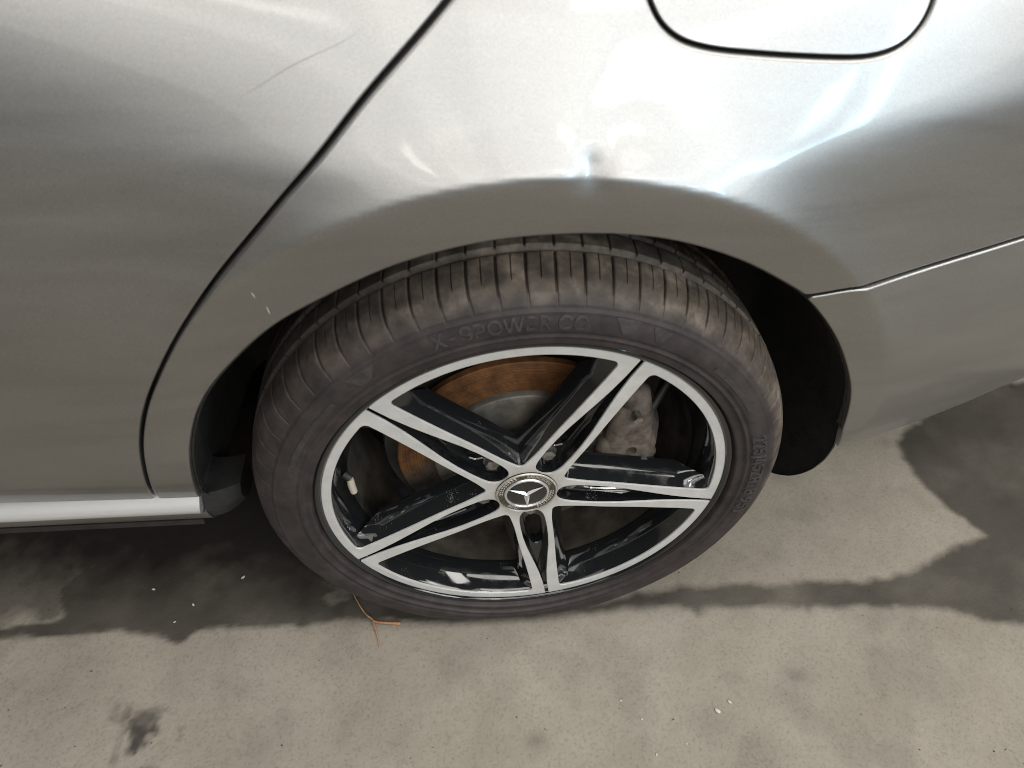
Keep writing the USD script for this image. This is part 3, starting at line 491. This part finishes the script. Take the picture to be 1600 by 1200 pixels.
def loft(poly, levels, ang=0., front=True, back=False, weight=None):
    """rings of the polygon at (inset outward d, depth) levels; walls, front and back faces"""
    V, F, n0 = [], [], 0; rings = [dens(r) for r in [poly.exterior, *poly.interiors]]
    offs = []
    for k, r in enumerate(rings):
        t = np.roll(r, -1, 0) - np.roll(r, 1, 0); nn = np.stack([t[:, 1], -t[:, 0]], -1); nn /= np.linalg.norm(nn, axis=1)[:, None] + 1e-12
        s = 1 if Polygon(r).exterior.is_ccw else -1
        nn = nn * (s if k == 0 else -s)
        offs.append(nn if weight is None else nn * weight(r)[:, None])
    for k, (r, nn) in enumerate(zip(rings, offs)):
        rows = [to_wheel(r + nn * d, dep, ang) for d, dep in levels]
        f = grid_faces(len(rows), len(r), close_m=True); v = np.vstack(rows)
        outw = np.vstack([to_wheel(r + nn * .01 + 1e-9, 0, ang) - to_wheel(r, 0, ang)] * len(rows))
        fn = np.cross(v[f[:, 1]] - v[f[:, 0]], v[f[:, 2]] - v[f[:, 0]])
        if (np.einsum('ij,ij->i', fn, outw[f[:, 0]]) < 0).mean() > .5: f = f[:, ::-1]
        V.append(v); F.append(f + n0); n0 += len(v)
    for which, (d, dep), flip in ((front, levels[0], False), (back, levels[-1], True)):
        if which:
            pg = Polygon(rings[0] + offs[0] * d, [r + o * d for r, o in zip(rings[1:], offs[1:])])
            tv, tf = trimesh.creation.triangulate_polygon(pg, engine='earcut')
            v = to_wheel(tv, dep, ang); fn = np.cross(v[tf[:, 1]] - v[tf[:, 0]], v[tf[:, 2]] - v[tf[:, 0]])[:, 1]
            tf = np.where((fn > 0)[:, None] != flip, tf[:, ::-1], tf)
            V.append(v); F.append(tf + n0); n0 += len(v)
    return np.vstack(V), np.vstack(F)

# part "wheel" = gloss black barrel and flange, its sub-parts beneath it
WHEEL = obj('wheel', lathe([(.0020, RO - .0004), (-.0022, .2374), (-.0036, .2400), (-.0036, .2425), (-.0020, .2445), (.004, .2455), (.013, .2450)], 240), 'gloss_black', CAR, smooth=50)
obj('rim_ledge', lathe([(.0014, RB + .0012), (.0034, .2243), (.010, .2204), (.022, .2150), (.034, .2112), (.041, .2098), (.0435, .2100), (.0445, .2115)], 240), 'gloss_black', WHEEL, smooth=50)
obj('rim_barrel', lathe([(.0440, .2112), (.050, .2118), (.060, .2122), (.110, .2130), (.175, .2150), (.200, .2200)], 200), 'barrel_dust', WHEEL, smooth=50)
face = Point(0, 0).buffer(RO, 180)
for w in wins: face = face.difference(w)
for k in range(5): face = face.difference(turn(gap0, k * S5))
face = face.difference(Point(0, 0).buffer(.0368, 48))
for g in getattr(face, 'geoms', [face]):
    if g.area > 1e-5: obj('machined_face', loft(g, [(-.0007, 0), (-.0002, .0002), (0, .0008), (.0, .0022)], PHI), 'machined_alloy', WHEEL, smooth=35)
# the five black spoke bodies: two bars each with a recessed web between them
wedge = Polygon([(0, 0), (.5 * math.cos(-S5 / 2), .5 * math.sin(-S5 / 2)), (.5, 0), (.5 * math.cos(S5 / 2), .5 * math.sin(S5 / 2))])
solid = Point(0, 0).buffer(.2300, 160)
for w in wins: solid = solid.difference(w)
body = shapely.union_all([solid.intersection(Point(0, 0).buffer(.17, 96)), spoke0.intersection(Point(0, 0).buffer(.2235, 160)).difference(Point(0, 0).buffer(.14, 40))]).intersection(wedge).difference(Point(0, 0).buffer(.030, 40))
bars = body.difference(gap0)
slot = Polygon([(.070, 0), (.076, .0078), (.085, .0098), (.120, .0088), (.133, .0058), (.137, 0), (.133, -.0058), (.12, -.0088), (.085, -.0098), (.076, -.0078)]).buffer(.001).buffer(-.001)
web = body.buffer(-.004).difference(slot).difference(Point(.0560, 0).buffer(.0105, 24))
for k in range(5):
    a = PHI - k * S5
    parts = [loft(g, [(.0001, .0021), (.0055, .0105), (.0115, .0200), (.0150, .0330), (.011, .0390)], a, front=False, back=True, weight=lambda r: np.where(np.abs(r[:, 1]) > .5 * (np.interp(r[:, 0], iw[:, 0], iw[:, 1]) + np.interp(r[:, 0], ow[:, 0], ow[:, 1])), 1., .06)) for g in getattr(bars, 'geoms', [bars]) if g.area > 1e-6]
    parts += [loft(g, [(-.0012, .0175), (0, .0187), (.001, .031)], a, back=True) for g in getattr(web, 'geoms', [web]) if g.area > 1e-6]
    sv3, sf3 = join(parts); rs = np.hypot(sv3[:, 0], sv3[:, 2] - ZC)          # the bar gets shallower where it runs into the rim
    sv3[:, 1] = yface(rs) + .0024 + (sv3[:, 1] - yface(rs) - .0021) * np.clip(1 - (rs - .188) / .044, .30, 1)
    obj('spoke', (sv3, sf3), 'gloss_black', WHEEL, smooth=38)
    # wheel bolt in its pocket
    c = (.0560, 0.)
    hexa = Polygon([(c[0] + .0088 * math.cos(q_), c[1] + .0088 * math.sin(q_)) for q_ in np.arange(6) * PI / 3 + k])
    b1 = loft(hexa, [(-.0022, .0112), (-.0004, .0122), (0, .0140), (0, .0225)], a)
    b2 = loft(Point(c).buffer(.0116, 24), [(-.001, .0190), (0, .0200), (0, .0260)], a)
    obj('wheel_bolt', join([b1, b2]), 'bolt_metal', WHEEL, smooth=30)
# centre cap with its star
cap = obj('centre_cap', lathe([(.0064, .0368), (.0048, .0362), (.0044, .0350), (.0058, .0338), (.0060, .0278), (.0046, .0268)], 96), 'cap_dirty', WHEEL, smooth=40)
obj('cap_ring', lathe([(.0060, .0369), (.0046, .0363), (.0042, .0353), (.0050, .0344)], 96), 'cap_letter', WHEEL, smooth=40)
obj('cap_disc', lathe([(.0052, .0245), (.0046, .018), (.0042, .008), (.0041, .0001)], 64), 'cap_black', WHEEL, smooth=True)
obj('star_ring', lathe([(.0058, .0274), (.0038, .0266), (.0032, .0256), (.0034, .0244), (.0056, .0236)], 96), 'chrome', WHEEL, smooth=50)
sv_, sf_ = [], []
for i in range(3):
    a = math.radians(-83.5 + 120 * i); c, s = math.cos(a), math.sin(a)
    loc = [(0, 0, .0014), (.0246, .0, .0034), (.0042, .0036, .0046), (.0042, -.0036, .0046), (-.0012, 0, .0046)]
    n = len(sv_)
    sv_ += [(u * c - v * s, y, ZC + u * s + v * c) for u, v, y in loc]
    sf_ += [(n, n + 1, n + 2), (n, n + 3, n + 1), (n, n + 2, n + 4), (n, n + 4, n + 3)]
obj('star', (np.array(sv_), np.array(sf_)), 'chrome', WHEEL)

def ring_text(text, r0, mid, height, yfun, depth=.0005, bold=False, inward=False, spread=1.0):
    """raised lettering wrapped round the axis; mid = middle angle; reads clockwise"""
    tm_ = meshkit.text_mesh(text, height, depth, bold=bold)
    v = np.array(tm_.vertices); w = v[:, 0].max()
    v[:, 0] = (v[:, 0] - w / 2) * spread
    if inward: a, r = mid + v[:, 0] / r0, r0 - v[:, 1]
    else: a, r = mid - v[:, 0] / r0, r0 + v[:, 1]
    return np.stack([r * np.cos(a), yfun(r) - v[:, 2], ZC + r * np.sin(a)], -1), np.array(tm_.faces)
flat = lambda r: .0062 + 0 * r
LT = [ring_text('MERCEDES', .0288, math.radians(62), .0042, flat, .0007, True, spread=1.05), ring_text('BENZ', .0330, math.radians(-118), .0042, flat, .0007, True, inward=True, spread=1.05)]
for m_ in LT: obj('cap_lettering', m_, 'cap_letter', WHEEL)
for side in (-1, 1):                                              # laurel sprays on both sides of the cap
    leaves = []
    for j in range(9):
        a = math.radians(-28 + 180 * (side < 0)) + (j - 4) * .135
        for rr_, tw in ((.0322, .5), (.0292, -.5)):
            el = affinity.rotate(Point(0, 0).buffer(1, 4), 0); el = affinity.scale(el, .0019, .0009)
            el = affinity.rotate(el, math.degrees(a) + 90 * 1 + math.degrees(tw) * (1 if side > 0 else -1))
            q_ = np.array(el.exterior.coords)[:-1]; ce = np.array([rr_ * math.cos(a), rr_ * math.sin(a)])
            base = np.stack([q_[:, 0] + ce[0], np.full(len(q_), .0058), ZC + q_[:, 1] + ce[1]], -1)
            vv = np.vstack([base, [[ce[0], .0049, ZC + ce[1]]]]); nq = len(q_)
            leaves.append((vv, np.array([[i, (i + 1) % nq, nq] for i in range(nq)])))
    obj('cap_wreath', join(leaves), 'cap_letter', WHEEL)
# valve with its pale cap
vp = np.array(VALVE)
obj('valve_stem', tube([vp[0] + [-.006, .004, .004], vp[0] + [-.002, .001, .002], vp[0]], [.0052, .0046, .0042], 12), 'black_plastic', WHEEL, smooth=40)
obj('valve_cap', tube([vp[0], vp[0] * .8 + vp[1] * .2, vp[1], vp[2], vp[2] + (vp[2] - vp[1]) * .08], [.0036, .0042, .0044, .0042, .0026], 16), 'valve_cap', WHEEL, smooth=40)

# ------------------------------------------------------------------ tyre
tp = np.array([(.012, .2280), (.004, .2385), (-.0012, .2445), (-.0052, .2500), (-.0088, .2560), (-.0112, .2630), (-.0122, .2710), (-.0116, .2790), (-.0096, .2870), (-.0062, .2945), (-.0012, .3020), (.0050, .3085), (.0130, .3140), (.0230, .3185), (.0350, .3218),
               (.0500, .3238), (.075, .3250), (.100, .3254), (.125, .3250), (.150, .3238), (.165, .3218), (.177, .3185), (.187, .3140), (.195, .3085), (.201, .302), (.2062, .2945), (.2116, .279), (.2122, .271), (.2088, .256), (.2012, .2445), (.188, .228)])
tp[:, 1] = np.where(tp[:, 1] > .2445, .2445 + (tp[:, 1] - .2445) * .893, tp[:, 1])
sl_ = np.r_[0, np.cumsum(np.hypot(*np.diff(tp, axis=0).T))]
cs = CubicSpline(sl_, tp)
ss = np.unique(np.concatenate([np.arange(0, sl_[-1], .0016)[:118], np.arange(.19, sl_[-1], .006), [sl_[-1]]]))
for edge_s in (): pass
pr = cs(ss); dpr = cs(ss, 1); nrm = np.stack([-dpr[:, 1], dpr[:, 0]], -1); nrm /= np.linalg.norm(nrm, axis=1)[:, None]
if nrm[np.argmax(pr[:, 1])][1] < 0: nrm = -nrm
rib = np.zeros(len(ss)); fr = pr[:, 0] < .1
rr_ = pr[:, 1]
wall = fr & (rr_ > .24) & (pr[:, 0] < .01)
rib += np.where(wall, .0019 * np.exp(-((rr_ - .2580) / .0016) ** 2) + .0040 * np.exp(-((rr_ - .2490) / .0026) ** 2), 0)            # rim protector rib
rib += np.where(wall, -.0016 * np.exp(-((rr_ - .2610) / .0013) ** 2), 0)
rib += np.where(wall, 0.0010 * np.exp(-((rr_ - .2850) / .0014) ** 2) - .0013 * np.exp(-((rr_ - .2875) / .0010) ** 2), 0)
for gy in (.048, .084, .122, .158):
    rib -= .0062 * np.clip(1 - (np.abs(pr[:, 0] - gy) / .0046) ** 4, 0, 1) * (rr_ > .304)
NP = 72
tt = np.array([0, .022, .036, .046, .060, .12, .22, .32, .42, .468, .482, .490, .5, .510, .518, .532, .58, .68, .78, .88, .940, .954, .964, .978])
TH = ((np.arange(NP)[:, None] + tt[None, :]) / NP).ravel() * 2 * PI
fr_t = np.tile(tt, NP); d0 = np.minimum(fr_t, 1 - fr_t); d5 = np.abs(fr_t - .5)
lat = np.clip((.052 - d0) / .016, 0, 1); sip = np.clip((.016 - d5) / .007, 0, 1)
sh = (pr[:, 0] < .0440)
win_lat = np.where(sh, np.clip((rr_ - .2875) / .006, 0, 1) * np.clip((rr_ - .2915) / .02, .25, 1), 0) * .0044
win_sip = np.where(sh & (pr[:, 0] > .008), np.clip((rr_ - .3060) / .003, 0, 1), 0) * .0034
inner = np.where((pr[:, 0] > .052) & (pr[:, 0] < .118), 1, 0) * .0030
disp = -lat[:, None] * (win_lat + inner * .6)[None, :] - sip[:, None] * win_sip[None, :]
wear = (meshkit.fbm(np.stack([np.cos(TH)[:, None] * 9 + 0 * ss, np.sin(TH)[:, None] * 9 + 0 * ss, 0 * TH[:, None] + ss * 40], -1), 3, 77) - .5) * .0010
disp = disp + rib[None, :] + wear * (rr_ > .296)[None, :]
q_ = pr[None] + nrm[None] * disp[..., None]
th = TH[:, None] - .25 * (pr[None, :, 0] - .02) * (rr_ > .292)[None, :] * np.clip((rr_ - .292) / .02, 0, 1)[None, :]
tv = np.stack([q_[..., 1] * np.cos(th), q_[..., 0], ZC + q_[..., 1] * np.sin(th)], -1)
# the tyre sags where it carries the car: flat below, wall bulged above the flat
bul = np.exp(-((tv[..., 2] - .04) / .030) ** 2) * np.exp(-(tv[..., 0] / .15) ** 2)
tv[..., 1] -= np.where(pr[None, :, 0] < .06, .003 * bul, 0)
tv[..., 1] += np.where(pr[None, :, 0] < .06, .011 * np.clip((.060 - tv[..., 2]) / .04, 0, 1) ** 1.5, 0)
tv[..., 2] = np.maximum(tv[..., 2], FLOOR + .0002)
tread = np.clip((rr_ - .288) / .017, 0, 1)[None, :] * np.clip(.28 + .95 * np.clip(np.cos(TH - .85), -.25, 1), .12, 1)[:, None]  # dust on the tread; its fall-off to the left is painted shade
tread = np.where((disp - rib[None] < -.0016), tread * .25, tread)
ty = obj('tyre', (tv.reshape(-1, 3), grid_faces(len(TH), len(ss), close_n=True)[:, ::-1]), 'tyre_rubber', WHEEL, smooth=True)
primvar(ty, 'tread', tread.ravel())
half_n = len(tp) // 2
def ywall(r):
    o = np.argsort(pr[:np.argmax(rr_), 1]); return np.interp(r, pr[:np.argmax(rr_), 1][o], pr[:np.argmax(rr_), 0][o])
D = math.radians
words = [ring_text('X-SPOWER CC', .2680, D(99), .0140, ywall, .0009, True, spread=1.0), ring_text('225/45ZR18 95Y', .2640, D(8), .0150, ywall, .0013, True, spread=.86),
         ring_text('RADIAL', .2500, D(17), .0062, ywall, .0008), ring_text('TUBELESS', .2510, D(78), .0050, ywall, .0007), ring_text('MADE IN', .2505, D(-20), .0050, ywall, .0007)]
def plate_on(pts, lift=.0007, k=6):
    """a thin raised plate on the tyre wall, corners given as (radius, degrees)"""
    pg = Polygon([((90 - a) * D(1) * .28, r) for r, a in pts]); pg = pg.segmentize(.004)
    x0, z0, x1, z1 = pg.bounds
    ring = np.array(pg.exterior.coords)[:-1]
    gx = np.stack(np.meshgrid(np.arange(x0, x1, .004), np.arange(z0, z1, .004)), -1).reshape(-1, 2); gx = gx[shapely.contains_xy(pg.buffer(-.0015), gx[:, 0], gx[:, 1])]
    p2 = np.vstack([ring, gx]); tr = Delaunay(p2).simplices; c = p2[tr].mean(1); tr = tr[shapely.contains_xy(pg, c[:, 0], c[:, 1])]
    def place(q, l): a = PI / 2 - q[:, 0] / .28; return np.stack([q[:, 1] * np.cos(a), ywall(q[:, 1]) - l, ZC + q[:, 1] * np.sin(a)], -1)
    m_ = len(ring); v = np.vstack([place(p2, lift), place(ring, -.0004)])
    f = [[i, (i + 1) % m_, len(p2) + (i + 1) % m_] for i in range(m_)] + [[i, len(p2) + (i + 1) % m_, len(p2) + i] for i in range(m_)]
    return v, np.vstack([tr, f])
marks = [plate_on([(.2835, 78.8), (.2840, 73.6), (.2680, 74.6), (.2675, 76.3)]), plate_on([(.2825, 70.8), (.2820, 66.4), (.2695, 67.6), (.2690, 69.0)]),
         plate_on([(.2820, 133), (.2820, 125.5), (.2680, 128.5), (.2680, 131)]),
         plate_on([(.2735, a) for a in np.linspace(139, 164, 8)] + [(.2675, a) for a in np.linspace(165, 139, 8)])]
marks += [plate_on([(.2735, a) for a in np.linspace(52, 33, 7)] + [(.2680, 34), (.2680, 52)])]
for m_ in words: obj('tyre_lettering', m_, 'rubber_text', WHEEL)
for m_ in marks: obj('tyre_marking', m_, 'rubber_text', WHEEL, smooth=30)

# ------------------------------------------------------------------ small things lying on the floor
def stem(pts, r, lift): 
    p_ = np.array(pts); s = np.linspace(0, 1, len(p_)); c = CubicSpline(s, p_)(np.linspace(0, 1, 14))
    return np.c_[c, FLOOR + np.interp(np.linspace(0, 1, 14), np.linspace(0, 1, len(lift)), lift)], r
TW = UsdGeom.Xform.Define(stage, '/World/twig').GetPath().pathString
tag(TW, 'thin reddish dry twig forked in two beside the tyre', 'twig')
t0, t1, t2 = OUT['g_twig'], OUT['g_twig_a'], OUT['g_twig_b']
a_, _ = stem(t0, 0, [.0035, .003, .0028]); obj('stem', tube(a_, np.linspace(.0008, .0016, 14)), 'dry_stem', TW, smooth=60)
a_, _ = stem(t1, 0, [.0028, .0035, .003]); obj('branch', tube(a_, np.r_[np.linspace(.0015, .0021, 12), .0022, .0021]), 'dry_stem', TW, smooth=60)
a_, _ = stem(t2, 0, [.0028, .002, .0012]); obj('branch', tube(a_, np.linspace(.0014, .0005, 14)), 'dry_stem', TW, smooth=60)
cl = ['largest white chip on the bare concrete in front of the wheel', 'small white chip just behind the largest one', 'white crumb left of the largest white chip, nearest the tyre', 'white crumb just below and left of the largest chip',
      'white crumb closest to the bottom edge of the photo', 'white crumb right of the one closest to the bottom edge', 'pale chip in the dark under the sill, nearest the tyre', 'pale chip in the dark wet band left of the tyre',
      'pale crumb on the front edge of the wet band left of the twig', 'pale crumb farthest left in the dark under the sill']
for i, ((cx, cy_), s) in enumerate(zip(OUT['g_chips'], (.0034, .0022, .0014, .0014, .0014, .0012, .0024, .0018, .0014, .0018))):
    b = trimesh.creation.icosphere(1, 1.0); g = np.random.default_rng(i)
    b.vertices *= (1 + .35 * (g.random(len(b.vertices)) - .5))[:, None]
    b.vertices *= [s * (1.3 if i < 6 else 1.5), s * .8, s * .45]
    b.apply_transform(trimesh.transformations.rotation_matrix(g.random() * 3 + .6, [0, 0, 1])); b.apply_translation([cx, cy_, FLOOR + s * .3])
    tag(obj('white_chip', b, 'pale_chip', smooth=60), cl[i], 'chip')
gr = []
for i in range(240):
    g = rng.random(4); x, y = -.75 + 1.7 * g[0], -.36 + .42 * g[1] ** 1.3
    s = .0004 + .0009 * g[2] ** 3
    b = trimesh.creation.icosphere(0, s); b.vertices *= [1.2, .9, .7]; b.apply_translation([x, y, FLOOR + s * .2]); gr.append(b)
tag(obj('grit', join(gr), 'dark_grit'), 'tiny dark crumbs of grit scattered over the concrete', 'grit', kind='stuff')
